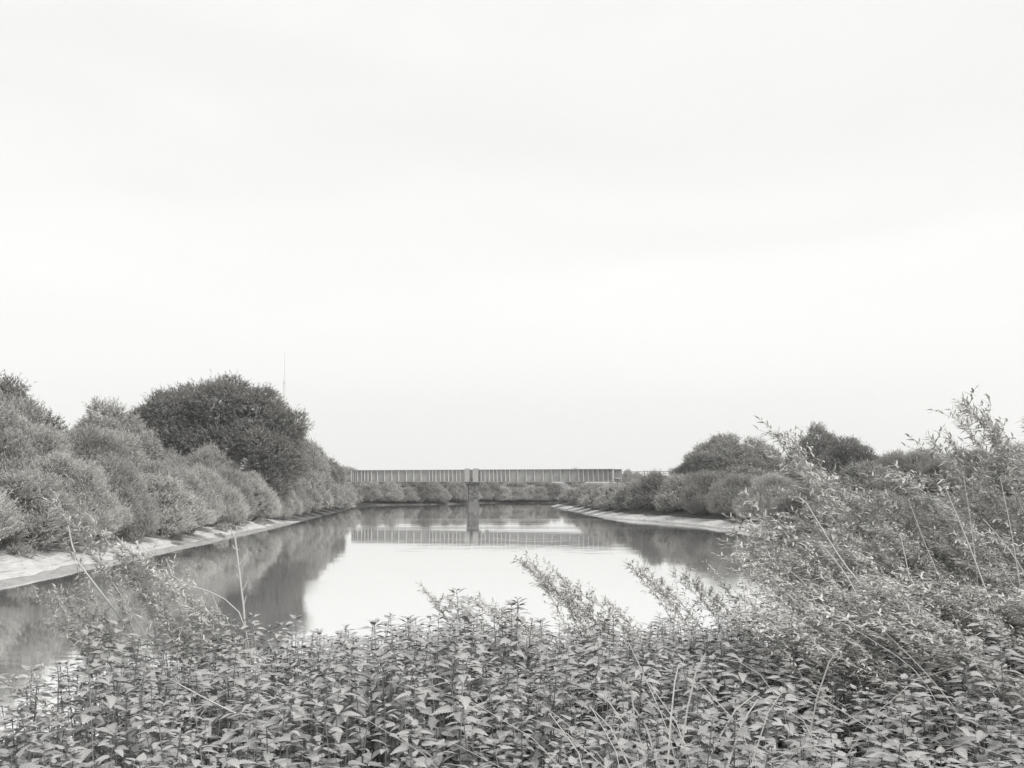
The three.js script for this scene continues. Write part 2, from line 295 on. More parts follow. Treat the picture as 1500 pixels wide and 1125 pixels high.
function clumped(lobes, seed, n) {                    // smaller clumps standing out from each lobe
  const R = rng(seed), out = [...lobes];
  for (const l of lobes) for (let k = 0; k < n; k++) { const a = R() * 6.283, y = -0.25 + 1.15 * R(), q = Math.sqrt(Math.max(0, 1 - y * y)), f = 0.34 + 0.2 * R(); out.push({ c: [l.c[0] + Math.cos(a) * q * l.r[0] * 0.85, l.c[1] + y * l.r[1] * 0.85, l.c[2] + Math.sin(a) * q * l.r[2] * 0.85], r: [l.r[0] * f, l.r[1] * f * 1.1, l.r[2] * f] }); }
  return out;
}
function makePlant(spec) { spec = { ...spec }; const wood0 = spec.lobes; spec.lobes = clumped(wood0, spec.seed + 91, spec.clumps ?? 4); const crown = crownGeo(spec), wood = limbs(wood0, spec.seed + 7, spec.wood, spec.stems); return { crown, wood }; }
const protos = {
  bush: [11, 12, 13].map((s) => makePlant({ lobes: lobesFor(s, 6, 7, 13, 'bush'), sprays: 15000, leaves: 9, L: 0.15, W: 0.042, up: 0.7, spray: 0.42, lump: 0.8, seed: s, wood: 0.07, stems: true })),
  farBush: [21, 22, 23].map((s) => makePlant({ lobes: lobesFor(s, 6, 7, 10, 'bush'), sprays: 4800, leaves: 7, L: 0.34, W: 0.09, up: 0.6, spray: 0.6, lump: 0.7, seed: s, wood: 0.07, stems: true })),
  tree: [31, 32].map((s) => makePlant({ lobes: lobesFor(s, 13, 10, 15, 'tree'), sprays: 11000, leaves: 8, L: 0.32, W: 0.085, up: 0.45, spray: 0.6, lump: 0.5, seed: s, wood: 0.28, stems: false })),
};
const bigLobes = [[0, 13.6, 0, 4.6, 3.9, 4.2], [-4.6, 12.6, 0.5, 3.6, 3.4, 3.6], [-7.4, 10.8, 0, 2.6, 2.7, 2.8], [4.4, 12.6, 0.5, 3.8, 3.6, 3.6], [7.6, 10.2, 0.8, 2.8, 3.4, 3.0], [-3.4, 9.0, 2.8, 3.2, 2.6, 2.8], [1.2, 8.6, 3.4, 3.4, 3.0, 2.8], [5.2, 7.4, 3.0, 3.2, 3.4, 2.9], [8.0, 6.0, 1.6, 2.6, 3.2, 2.6], [-6.2, 7.4, 1.4, 2.6, 2.6, 2.4], [2.5, 10.8, -3, 4, 4, 3], [-3.5, 10, -3, 4, 4, 3], [7.2, 3.4, 2.4, 2.4, 2.8, 2.2]].map((a) => ({ c: a.slice(0, 3), r: a.slice(3) }));
protos.tuft = [41, 42].map((s) => makePlant({ lobes: [{ c: [0, 0.35, 0], r: [0.8, 0.5, 0.7] }, { c: [0.6, 0.25, 0.2], r: [0.5, 0.35, 0.5] }], sprays: 240, leaves: 6, L: 0.22, W: 0.045, up: 0.6, spray: 0.3, lump: 1, seed: s, wood: 0.015, stems: true, clumps: 2 }));
protos.big = [makePlant({ lobes: bigLobes, sprays: 30000, leaves: 9, L: 0.3, W: 0.085, up: 0.4, spray: 0.6, lump: 0.45, seed: 77, wood: 0.5, stems: false, clumps: 7 })];
const mats = { silver: [leafLook(0.42), leafLook(0.36), leafLook(0.4), leafLook(0.31)], dark: [leafLook(0.22), leafLook(0.24)], mid: [leafLook(0.31), leafLook(0.35), leafLook(0.27), leafLook(0.32)] };
function plant(kind, i, matSet, name, label, category, group, x, d, h, w, turn, y) {
  const pr = protos[kind][i % protos[kind].length], base = { bush: [6, 7], farBush: [6, 7], tree: [13, 10], big: [17.5, 20], tuft: [1, 2] }[kind];
  const g = thing(name, label, category, x, y ?? groundY(x, d) - (kind === 'bush' || kind === 'farBush' ? 0.55 : 0.12), -d, group);
  g.rotation.y = turn; g.scale.set(w / base[1], h / base[0], w / base[1]);
  part('trunk', pr.wood, bark, g);
  const c = part('crown', pr.crown, mats[matSet][i % mats[matSet].length], g);
  return g;
}
// [picture column when standing at the camera is given by x/d]; x, distance, height above ground, width
const R0 = rng(505);
const leftThicket = [ // front row on the sandy shore, then the taller rows behind
  [-33.6, 58, 6.2, 9], [-32.8, 66, 5.6, 8.5], [-31.6, 73, 6.2, 8], [-32, 80, 5.6, 7.5], [-31.2, 88, 6.6, 8], [-31.8, 96, 6.2, 7.5], [-31.4, 105, 6.2, 7.5], [-32, 114, 5.8, 7], [-31.6, 122, 5.4, 6.5], [-32, 131, 5.2, 6], [-32.2, 139, 5.8, 6.5], [-32.6, 147, 5.8, 6],
  [-41, 66, 6.6, 10], [-40, 75, 7.8, 9], [-39.5, 84, 8.4, 9], [-39.5, 93, 8.0, 9], [-39.6, 102, 7.6, 9], [-40, 112, 7.0, 8], [-46, 78, 7.6, 10], [-46, 90, 8.6, 10], [-47, 102, 8.8, 10], [-37.6, 123, 7, 8], [-38.6, 131, 7.6, 8], [-35.6, 128, 6.4, 7],
];
leftThicket.forEach(([x, d, h, w], i) => plant('bush', i, 'silver', 'willow_bush', i < 12 ? 'pale silvery willow bush rooted at the top of the broad sandy shore' : 'tall pale willow bush behind the front bushes of the sandy shore', 'bush', i < 12 ? 'willow bushes lining the broad sandy shore' : 'taller willows behind the sandy shore bushes', x + (R0() - 0.5), d, h * (0.84 + 0.34 * R0()), w * (0.85 + 0.4 * R0()), R0() * 6.28));
plant('big', 0, 'dark', 'willow_tree', 'big dark round-crowned willow tree towering over the pale bushes', 'tree', null, -38.5, 133, 16, 22, 0);
plant('tree', 0, 'dark', 'broadleaf_tree', 'dark tree rising behind the pale willows furthest from the bridge', 'tree', null, -53, 104, 11.8, 12, 1.2);
plant('tree', 1, 'mid', 'broadleaf_tree', 'slimmer grey tree between the dark tree and big round willow', 'tree', null, -43, 108, 9.6, 9, 2.2);
[[-37, 164, 14, 9], [-36.8, 176, 12.8, 9], [-36.4, 190, 10.2, 8.5]].forEach(([x, d, h, w], i) => plant('tree', i, i ? 'mid' : 'dark', 'broadleaf_tree', ['upright dark tree touching the big round willow on its bridge side', 'grey upright tree second along from the big willow towards the bridge', 'short loose grey tree standing last before the bridge'][i], 'tree', null, x, d, h, w, R0() * 6));
[[-32, 154, 6, 6], [-32.2, 162, 7.4, 6.5], [-32.6, 171, 7, 6.5], [-33, 180, 6.6, 6.5], [-33.2, 188, 6, 6.5], [-33.6, 196, 5.6, 6.5], [-34.4, 205, 5.2, 7], [-35.8, 223.4, 5, 4.6], [-38, 211, 4.4, 7], [-40, 196, 5.4, 8], [-41, 220, 3.2, 6], [-36.4, 219, 4.4, 5], [-38.2, 223, 3.8, 5]].forEach(([x, d, h, w], i) => plant('farBush', i, 'mid', 'waterside_bush', 'grey bush at the water between the big willow and the bridge', 'bush', 'bushes between the big willow and the bridge', x, d, h, w, R0() * 6.28));
[[-29.2, 61, 0.9, 1.6], [-28.4, 70, 0.7, 1.3], [-28.8, 78, 1.0, 1.8], [-28.2, 86, 0.6, 1.2], [-29.3, 92, 1.1, 2.0], [-28.6, 101, 0.8, 1.6], [-29.2, 110, 1.0, 1.8], [-28.9, 118, 0.8, 1.5], [-27.3, 83, 0.35, 1.1], [-27.5, 96, 0.4, 1.3]].forEach(([x, d, h, w], i) => plant('tuft', i, 'mid', 'shore_plant', 'small low plant straggling on the broad sandy shore', 'plant', 'low plants on the sandy shore', x, d, h, w, R0() * 6.28));
// bushes along the far bend, seen under the bridge
for (let i = 0; i < 26; i++) {
  const t = i / 25, x = -40 + 80 * t + (R0() - 0.5) * 2, d = 0;
  let dd = 232; while (riverDist(x, dd) < 1 && dd < 330 || dd < 236) dd += 0.5;
  dd += 0.6 + R0() * 1.6;
  plant('farBush', i, ['mid', 'dark', 'silver', 'mid', 'silver'][i % 5], 'bend_bush', 'grey bush on the far bend seen through under the bridge', 'bush', 'bushes along the far bend of the river', x, dd, 3.6 + R0() * 2.2, 4.6 + R0() * 2, R0() * 6.28, 0.15);
}
for (let i = 0; i < 16; i++) { const x = -48 + 56 * (i / 15), d = 272 + R0() * 14; plant('farBush', i, 'mid', 'hedge_bush', 'grey bush of the second row behind the far bend', 'bush', 'second row of bushes behind the far bend', x, d + (x > 5 ? 14 : 0), 3.2 + R0() * 0.9, 8, R0() * 6.28); }
// right bank
const rightRow = [[15.6, 224, 4.2, 6.5], [17, 214, 4.4, 6.5], [17.6, 204, 4.4, 6.5], [18, 194, 4.6, 6.5], [18.2, 184, 4.8, 6.5], [18.8, 175, 4.8, 6.5], [20.2, 166, 5, 6.5], [21.6, 157, 5.2, 6.5], [23.4, 149, 5.4, 6.5], [26.2, 142, 5.2, 6.5], [28.4, 134, 5.6, 7], [30.4, 126, 5.4, 6.5], [32, 117, 4.8, 6.5], [33, 106, 4.6, 6.5], [33.4, 96, 4.6, 6], [33, 84, 4, 6]];
rightRow.forEach(([x, d, h, w], i) => plant(d < 140 ? 'bush' : 'farBush', i, i % 5 === 3 ? 'dark' : i % 3 ? 'mid' : 'silver', 'shore_bush', 'rounded grey bush above the narrow pale sand spit', 'bush', 'rounded bushes above the narrow sand spit', x - (d > 200 ? 1.6 : 2.6), d, h * (0.9 + 0.25 * R0()) * (d > 165 ? 0.84 : 1), w * 1.08, R0() * 6.28));
[[27, 192, 2.3, 8], [29, 166, 2.8, 8], [34, 150, 4.5, 8], [38, 135, 4.5, 8], [41, 118, 4.5, 8]].forEach(([x, d, h, w], i) => plant('farBush', i, 'mid', 'hedge_bush', 'grey bush in the row behind the sand spit bushes', 'bush', 'bushes behind the sand spit row', x, d, h, w, R0() * 6.28));
plant('tree', 0, 'mid', 'broadleaf_tree', 'round clumped grey tree just past the bridge railing', 'tree', null, 39, 190, 10, 11, 0.4);
plant('tree', 1, 'mid', 'broadleaf_tree', 'small low tree at the railing side of the round clumped tree', 'tree', null, 34.5, 193, 6.4, 8, 2.6);
plant('tree', 1, 'mid', 'broadleaf_tree', 'second clumped tree beside the round one past the railing', 'tree', null, 44, 186, 9.0, 9, 2.0);
plant('tree', 1, 'dark', 'broadleaf_tree', 'dark rounded tree behind the windblown foreground willow', 'tree', null, 44.5, 150, 9.4, 8, 0.9);
plant('tree', 0, 'dark', 'broadleaf_tree', 'lower dark tree beside the loose wispy bushes', 'tree', null, 46, 140, 7.4, 7, 3.1);
[[46, 125, 5.8, 7], [49, 122, 6, 7], [52, 118, 6, 8], [55, 112, 6.2, 8]].forEach(([x, d, h, w], i) => plant('bush', i, 'mid', 'wispy_bush', 'loose wispy bush on the high ground beside the dark trees', 'bush', 'wispy bushes on the high ground', x, d, h, w, R0() * 6.28));
// far skyline
for (const [x, d, h, w, lab] of [[-82, 505, 9, 26, 'low wooded rise with a rounded end far behind the bridge'], [-92, 515, 9.5, 26, 'low wooded rise hidden partly by the last tree'], [-70, 520, 6.5, 14, 'small far copse ending the wooded rise'], [32, 520, 9, 9, 'single far treetop showing above the girder'], [68, 600, 9, 9, 'far narrow tree seen through the railing'], [73, 600, 8, 8, 'far shorter tree seen through the railing'], [88, 560, 4, 22, 'far low hedge behind the railing']]) plant('farBush', Math.round(h), 'mid', 'distant_tree', lab, 'tree', 'far trees on the skyline', x, d, h - (h > 5 ? 0 : 0), w, 1);
// slender tapering broadcast tower in the haze
{
  const g = thing('broadcast_tower', 'faint slender tapering broadcast tower fading into the haze', 'tower', -555, 0, -2500);
  const pts = [[11, 0], [8.4, 50], [6.2, 110], [4.6, 170], [3.6, 215], [3.0, 245]].map((a) => new THREE.Vector2(...a));
  part('shaft', new THREE.LatheGeometry(pts, 20), grey(0.6, 0.9), g);
  part('gallery', new THREE.CylinderGeometry(4, 3.2, 7, 16).translate(0, 247, 0), grey(0.6, 0.9), g);
  part('antenna', new THREE.CylinderGeometry(0.7, 1.7, 74, 10).translate(0, 287, 0), grey(0.6, 0.9), g);
}

// ------------------------------------------------------------------ foreground nettles
// toothed, folded, arching leaf; length 1, blade along +x, up +y; drop: how far the tip bends down
function nettleLeaf(drop, fold) {
  const N = 9, P = [], U = [], I = []; const y = (t) => -drop * t * t;
  for (let i = 0; i <= N; i++) {
    const t = i / N, w = 0.285 * Math.pow(Math.sin(Math.PI * Math.pow(Math.min(1, t * 0.97 + 0.03), 0.62)), 0.85) * (1 - 0.25 * t) + (i === 0 ? 0.03 : 0);
    const back = i > 0 && i < N ? -0.035 : 0, wt = w * (1.0 + (i > 0 && i < N ? 0.2 : 0));
    // midrib, valley edge and tooth point on both sides
    P.push(t, y(t), 0); U.push(t, 0.5);
    for (const s of [1, -1]) { const wi = w * 0.93; P.push(t + back, y(t) + fold * wi, s * wi); U.push(t, 0.5 + s * wi * 1.4); const tt = Math.min(1, t + 0.07); P.push(tt, y(tt) + fold * wt - 0.015, s * wt); U.push(tt, 0.5 + s * wt * 1.4); }
  }
  for (let i = 0; i < N; i++) { const a = i * 5, b = a + 5; for (const s of [1, 3]) { const e = a + s, f = b + s, tooth = a + s + 1; const t = s === 1 ? [[a, b, e], [e, b, f], [e, f, tooth]] : [[a, e, b], [e, f, b], [e, tooth, f]]; t.forEach((q) => I.push(...q)); } }
  const g = new THREE.BufferGeometry(); g.setAttribute('position', new THREE.Float32BufferAttribute(P, 3)); g.setAttribute('uv', new THREE.Float32BufferAttribute(U, 2)); g.setIndex(I); g.computeVertexNormals(); return g;
}
const leafShapes = [nettleLeaf(0.18, 0.25), nettleLeaf(0.3, 0.18), nettleLeaf(0.1, 0.35), nettleLeaf(0.42, 0.3)];
const veinTex = tex(256, 128, (u, v) => { const q = Math.abs(v - 0.5) * 2, s = u * 7 - q * 2.2, d = Math.abs(s - Math.round(s)); let k = 0.62 + 0.10 * (fbm(u * 30, v * 18, 3, 30, 18, 61) - 0.5); if (q < 0.035) k += 0.16; else if (d < 0.08) k += 0.10 * (1 - d / 0.08); else k += 0.04 * Math.sin(d * 12); return k; }, true);
const nettleMats = [0.76, 0.88, 0.64, 0.8, 0.95].map((v) => grey(v, 0.48, { map: veinTex, bumpMap: veinTex, bumpScale: 0.006, specularIntensity: 1 }));
const stemMat = grey(0.13, 0.7), strawMat = grey(0.4, 0.8), petioleMat = stemMat;
function nettleSpec(seed, h, ls) {                 // list of leaf matrices, and the stem
  const R = rng(seed), leaves = [], lean = [(R() - 0.5) * 0.16, (R() - 0.5) * 0.16], at = (t) => [lean[0] * t * t * h, t * h, lean[1] * t * t * h];
  let y = h, k = 0, turn = R() * 6.28;
  while (y > h * 0.12 && k < 15) {
    const size = [0.028, 0.048, 0.062, 0.069, 0.073][Math.min(k, 4)] * ls, c = at(y / h);
    for (const s of [0, Math.PI]) {
      const yaw = turn + s + (R() - 0.5) * 0.5, pitch = (k < 2 ? 0.55 : 0.22) - 0.042 * k + (R() - 0.5) * 0.4, L = size * (0.85 + 0.3 * R());
      const pet = 0.006 + L * 0.28, dir = [Math.cos(yaw), 0.35, -Math.sin(yaw)];
      const m = new THREE.Matrix4().compose(new THREE.Vector3(c[0] + dir[0] * pet, c[1] + dir[1] * pet, c[2] + dir[2] * pet), new THREE.Quaternion().setFromEuler(new THREE.Euler((R() - 0.5) * 0.6, yaw, pitch, 'YZX')), new THREE.Vector3(L, L, L * (0.85 + 0.3 * R())));
      leaves.push({ m, shape: Math.floor(R() * 4), k, from: c, to: [c[0] + dir[0] * pet, c[1] + dir[1] * pet, c[2] + dir[2] * pet] });
    }
    turn += Math.PI / 2 + (R() - 0.5) * 0.3; y -= [0.014, 0.02, 0.026, 0.034, 0.042, 0.05][Math.min(k, 5)] + (k > 5 ? 0.008 * (k - 5) : 0); k++;
  }
  const st = [tube([at(0), at(0.35), at(0.7), at(1)], 0.0042, 0.0018, 6, 4), ...leaves.map((l) => tube([l.from, [(l.from[0] + l.to[0]) / 2, (l.from[1] + l.to[1]) / 2 + 0.003, (l.from[2] + l.to[2]) / 2], l.to], 0.0014, 0.001, 2, 3))];
  return { leaves, stem: mergeGeometries(st), h };
}
const nettleKinds = Array.from({ length: 12 }, (_, i) => nettleSpec(900 + i, 0.86 + 0.02 * i, [0.6, 0.72, 0.85, 1.0][i % 4]));
const PARTS_PER = 12;
function makeNettle(i) {
  const s = nettleKinds[i], g = new THREE.Group();
  part('stem', s.stem, stemMat, g);
  s.leaves.forEach((l, q) => {
    if (q >= PARTS_PER) return;
    const m = part('leaf', leafShapes[l.shape], nettleMats[i % nettleMats.length], g); m.applyMatrix4(l.m);
  });
  const rest = s.leaves.slice(PARTS_PER).map((l) => leafShapes[l.shape].clone().applyMatrix4(l.m));
  if (rest.length) { const m = part('lower_leaves', mergeGeometries(rest), nettleMats[(i + 1) % nettleMats.length], g); m.userData.kind = 'stuff'; }
  return g;
}
const nettleProto = nettleKinds.map((_, i) => makeNettle(i));
const nettleWhole = nettleKinds.slice(0, 4).map((s) => mergeGeometries([s.stem, ...s.leaves.map((l) => leafShapes[l.shape].clone().applyMatrix4(l.m))]));
{
  const R = rng(4242), spots = [];
  for (let d = 1.5; d < 10.0; d += d < 5.6 ? 0.135 : 0.125) for (let x = -3.4; x < 6; x += d < 5.6 ? 0.135 : 0.125) {
    const xx = x + (R() - 0.5) * 0.2, dd = d + (R() - 0.5) * 0.2;
    if (Math.abs(xx) > 0.53 * dd + 0.25) continue;
    const edge = 6.6 + 0.45 * (fbm(xx * 1.6 + 5, 2, 2) - 0.5) * 2; const left = -2.05 - 0.25 * (fbm(dd * 1.4, 7, 2) - 0.5) * 2 - (dd < 4 ? (4 - dd) * 0.6 : 0);
    if (xx < left - 1.3) continue;
    if (dd < 5.8 && fbm(xx * 3.1 + 90, dd * 3.1 + 90, 2) < 0.31) continue;
    spots.push([xx, dd, dd > edge || xx < left]);
  }
  spots.sort((a, b) => a[1] - b[1]);
  const ranked = spots.map((s, i) => ({ s, show: s[1] + (hash(i, 3) * 3.2) + (s[2] ? 20 : 0) })).sort((a, b) => a.show - b.show);
  const top = (x, d) => EYE - 0.9 + 0.22 * (fbm(x * 1.8 + 3, d * 1.8 + 8, 3) - 0.5) * 2;
  const rest = [];
  ranked.forEach(({ s: [x, d, slope] }, i) => {
    const k = Math.max(0, Math.min(3, Math.floor(4 * sstep(0.28, 0.72, fbm(x * 1.1 + 60, d * 1.1 + 20, 3)) + (R() - 0.5) * 1.6))) + 4 * Math.floor(R() * 3), sc = 0.92 + 0.2 * R(), gy = groundY(x, d), want = (slope ? Math.min(EYE - (0.145 + 0.1 * sstep(0, 0.7, -2.0 - x)) * d - 0.02, gy + 1.0) : top(x, d)) + (R() - 0.5) * 0.07 + (R() < 0.1 ? 0.14 * R() : 0), h = nettleKinds[k].h;
    const ys = Math.max(0.3, (want - gy) / h), turn = R() * 6.283;
    if (i < 300) {
      const g = nettleProto[k].clone(); g.name = numbered('nettle'); g.position.set(x, gy - 0.02 + (want - gy - h * Math.min(ys, sc * 1.08)) * 0, -d); g.rotation.y = turn; g.scale.set(sc, Math.min(1.25, ys), sc);
      tag(g, 'upright nettle with toothed pointed leaves in the dense nettle bed', 'nettle', 'nettles in the dense bed'); scene.add(g);
    } else rest.push([x, gy - 0.02, -d, turn, sc * 1.12, Math.min(1.6, ys)]);
  });
  console.log('nettle spots', spots.length, 'rest', rest.length);
  if (rest.length) {
    const bed = new THREE.Group(); bed.name = 'nettle_undergrowth'; tag(bed, 'dense mass of nettles at the riverward edge of the bed', 'nettles', null, 'stuff'); scene.add(bed);
    nettleWhole.forEach((geo, q) => {
      const mine = rest.filter((_, i) => i % 4 === q), im = new THREE.InstancedMesh(geo, nettleMats[q], mine.length); im.name = 'foliage'; im.userData.kind = 'stuff';
      mine.forEach(([x, y, z, t, s, ys], i) => im.setMatrixAt(i, new THREE.Matrix4().compose(new THREE.Vector3(x, y, z), new THREE.Quaternion().setFromEuler(new THREE.Euler(0, t, 0)), new THREE.Vector3(s, ys, s))));
      im.castShadow = im.receiveShadow = true; bed.add(im);
    });
  }
}

// ------------------------------------------------------------------ foreground windblown willow shoots
// a cane from the origin, leaning and arching to -x with the wind; long narrow leaves on short side twigs near the top
function willowShoot(seed, L, o = {}) {
  const R = rng(seed), b = new Buf(), wood = [];
  const lean = o.lean ?? 0.45, arch = o.arch ?? 0.25, from = o.from ?? 0.3;
  const at = (t) => [-(lean * t + arch * t * t * t) * L, (t - 0.18 * (o.hook ?? 1) * arch * t * t * t) * L * Math.sqrt(Math.max(0.2, 1 - lean * lean * 0.5)), (o.side ?? 0) * t * t * L];
  wood.push(tube([at(0), at(0.25), at(0.5), at(0.75), at(1)], o.r0 ?? 0.009, 0.0022, 12, 5));
  const leaf = (p, d, len, w, v) => {
    const wd = norm(cross(d, norm([R() - 0.5, 0.4 + R(), R() - 0.5]))), dn = [-0.15 - 0.55 * R(), -0.9 * R() + 0.1, (R() - 0.5) * 0.8];
    const q = (t) => add(add(p, d, len * t), dn, len * t * t * 0.55), a = q(0.3), c = q(0.68), e = q(1);
    b.tri(p, add(a, wd, w / 2), add(a, wd, -w / 2), v); b.quad(add(a, wd, w / 2), add(c, wd, w * 0.38), add(c, wd, -w * 0.38), add(a, wd, -w / 2), v); b.tri(add(c, wd, w * 0.38), e, add(c, wd, -w * 0.38), v);
  };
  const twigs = o.twigs ?? 24;
  for (let i = 0; i < twigs; i++) {
    const t = mixn(from, 1, Math.pow((Math.floor(i / 3) * 3 + R() * 1.6) / twigs, 0.85)), p = at(Math.min(1, t)), a = R() * 6.283, tl = (0.14 + 0.26 * R()) * (1.2 - 0.6 * t) * (o.bushy ?? 1);
    const d0 = norm([Math.cos(a) * 0.8 - 0.1, 0.45 + 0.8 * R(), Math.sin(a) * 0.8]);
    const tw = (s) => add(add(p, d0, tl * s), [-0.4, -0.1, 0], tl * s * s * 0.6);
    wood.push(tube([p, tw(0.5), tw(1)], 0.0018, 0.0008, 3, 3));
    const nl = o.leaves ?? 10;
    for (let k = 0; k < nl; k++) {
      const s = (k + R()) / nl, ph = R() * 6.283, q = tw(s), tang = norm(sub(tw(Math.min(1, s + 0.1)), tw(Math.max(0, s - 0.1))));
      const d = norm([tang[0] * 0.5 + Math.cos(ph) * 0.8 - 0.12, tang[1] * 0.5 + (R() - 0.42) * 1.6, tang[2] * 0.45 + Math.sin(ph) * 0.9]);
      leaf(q, d, (o.leaf ?? 0.07) * (0.6 + 0.7 * R()), 0.015 * (0.7 + 0.6 * R()), 0.75 + 0.5 * R());
    }
  }
  const mid = at(0.95); for (let k = 0; k < 16; k++) { const p = at(0.86 + 0.14 * R()), d = norm([-0.7 - R(), 0.3 + 0.6 * (R() - 0.3), (R() - 0.5)]); leaf(p, d, (o.leaf ?? 0.07) * (0.7 + 0.7 * R()), 0.01, 0.85 + 0.5 * R()); }
  return { foliage: b.geo(), wood: mergeGeometries(wood), L };
}
const shootMat = [leafLook(0.42, 0.25), leafLook(0.47, 0.25), leafLook(0.36, 0.25)];
const shoots = [[0.3, 0.2, 0.3], [0.2, 0.26, 0.25], [0.36, 0.2, 0.28], [0.12, 0.3, 0.2], [0.42, 0.16, 0.3], [0.24, 0.34, 0.2]].map(([lean, arch, from], i) => willowShoot(i + 1, 2.6, { lean, arch, from, twigs: 54 + 5 * i, leaves: 13, r0: 0.011 }));
for (const [i, a] of [[21, 0.32], [22, 0.25], [23, 0.4]]) shoots.push(willowShoot(i, 2.6, { lean: 0.06, arch: a, from: 0.35, twigs: 42, leaves: 12, hook: 1.5 }));
shoots.push(willowShoot(7, 2.6, { lean: 0.45, arch: 0.1, from: 0.72, twigs: 22, leaves: 12 }));
let shootCount = 0;
function shoot(kind, tipX, tipY, tipD, len, turn, mat, label, group, name = 'willow_shoot') {   // placed by where its tip reaches, rooted in the ground
  const s = shoots[kind], k = len / s.L;
  const p = new THREE.Box3().setFromBufferAttribute(s.wood.attributes.position), tip = [p.min.x * 0.96, p.max.y * 0.97];
  const x = tipX - tip[0] * k * Math.cos(turn), d = tipD + tip[0] * k * Math.sin(turn) * -1, gy = groundY(x, d) - 0.04;
  const g = thing(name, label, 'willow', x, gy, -d, group); g.rotation.y = turn; g.scale.set(k, (tipY - gy) / tip[1], k);
  part('stem', s.wood, paleBark, g);
  const f = part('foliage', s.foliage, shootMat[mat ?? shootCount++ % 3], g); f.userData.kind = 'stuff';
  return g;
}
{
  const R = rng(88), at = (u, v, d) => [(u - 750) / 1500 * d, EYE - (v - 706) / 1500 * d, d];
  // single shoots by the water side of the nettle bed
  const own = [
    [9, ...at(72, 735, 6.6), 2.0, 0.1, 'lone willow cane with pale bare stem and leafy tip over the water'],
    [5, ...at(150, 785, 6.2), 1.7, 0.0, 'leafy willow shoot with bright windblown top beside the lone pale cane'],
    [3, ...at(60, 865, 6.4), 1.5, 0.2, 'low bushy willow shoot leaning over water below the lone cane'],
    [7, ...at(615, 862, 7.0), 1.2, 0.1, 'short willow shoot poking up at the middle of the nettle edge'],
    [6, ...at(755, 815, 7.2), 1.7, 0.0, 'drooping willow shoot bending over the bright water'],
    [8, ...at(920, 825, 7.4), 1.6, -0.1, 'forked willow shoot standing before the bridge reflection'],
  ];
  own.forEach(([k, x, y, d, len, t, lab]) => shoot(k, x, y, d, len, t, undefined, lab));
  const fill = [[150, 790, 6.2], [165, 810, 6.25], [178, 835, 6.2], [200, 860, 6.3], [185, 805, 6.4], [78, 745, 6.7], [92, 800, 6.6], [62, 875, 6.4], [85, 890, 6.3], [105, 880, 6.5], [135, 905, 6.3], [110, 925, 6.2], [75, 905, 6.4], [285, 880, 6.3], [640, 880, 7], [730, 895, 7], [40, 985, 4.9], [100, 930, 6.3], [120, 900, 6.5], [10, 1000, 4.6], [190, 850, 6.3], [215, 880, 6.4], [90, 990, 5], [670, 885, 7.0], [700, 880, 7.2], [790, 850, 7.2], [830, 870, 7.3], [860, 890, 7.2], [775, 820, 7.2], [810, 840, 7.2], [845, 860, 7.2], [925, 830, 7.3], [1005, 845, 7.4], [1035, 830, 7.5], [650, 870, 7.0], [690, 875, 7.0], [720, 890, 7.1], [795, 845, 7.3], [770, 830, 7.1], [885, 880, 7.1], [935, 838, 7.3], [985, 838, 7.4], [960, 860, 7.4], [1000, 840, 7.5], [1020, 880, 7.3], [870, 905, 7]];
  fill.forEach(([u, v, d]) => shoot(u > 500 ? 6 + Math.floor(R() * 3) : Math.floor(R() * 9), ...at(u, v, d), 1.1 + R() * 0.4, (R() - 0.5) * 0.5, undefined, 'short leafy willow shoot at the water edge of the nettle bed', 'short willow shoots along the nettle bed edge'));
  // the tall thicket on the right
  const crest = [[1060, 760], [1085, 730], [1110, 625], [1150, 690], [1190, 700], [1225, 720], [1270, 700], [1300, 690], [1330, 650], [1365, 600], [1395, 585], [1430, 640], [1465, 670], [1495, 625], [1530, 600], [1560, 610], [1120, 660], [1135, 720], [1340, 700], [1380, 640], [1410, 600], [1440, 690], [1350, 640], [1480, 650], [1510, 680], [1290, 730], [1250, 740], [1420, 720], [1058, 775], [1072, 745], [1090, 760], [1100, 790], [1120, 770], [1060, 800], [1145, 750], [1165, 770], [1130, 640], [1200, 740]];
  crest.forEach(([u, v], i) => shoot(i % 6, ...at(u + 10, v, 7.5 + R() * 2), 2.2 + R() * 0.5, (R() - 0.5) * 0.5, undefined, 'tall windblown willow shoot on the crest of the foreground thicket', 'tall shoots on the crest of the willow thicket'));
  for (let i = 0; i < 140; i++) {
    const u = 1060 + 520 * R(), crestV = u < 1250 ? 770 : 700, v = mixn(crestV, 930, R());
    shoot(Math.floor(R() * 6), ...at(u, v, mixn(9, 5.6, sstep(700, 940, v)) + (R() - 0.5) * 1.2), 1.5 + R() * 0.9, (R() - 0.5) * 0.7, undefined, 'windblown willow shoot among others in the dense foreground thicket', 'shoots filling the foreground willow thicket');
  }
}

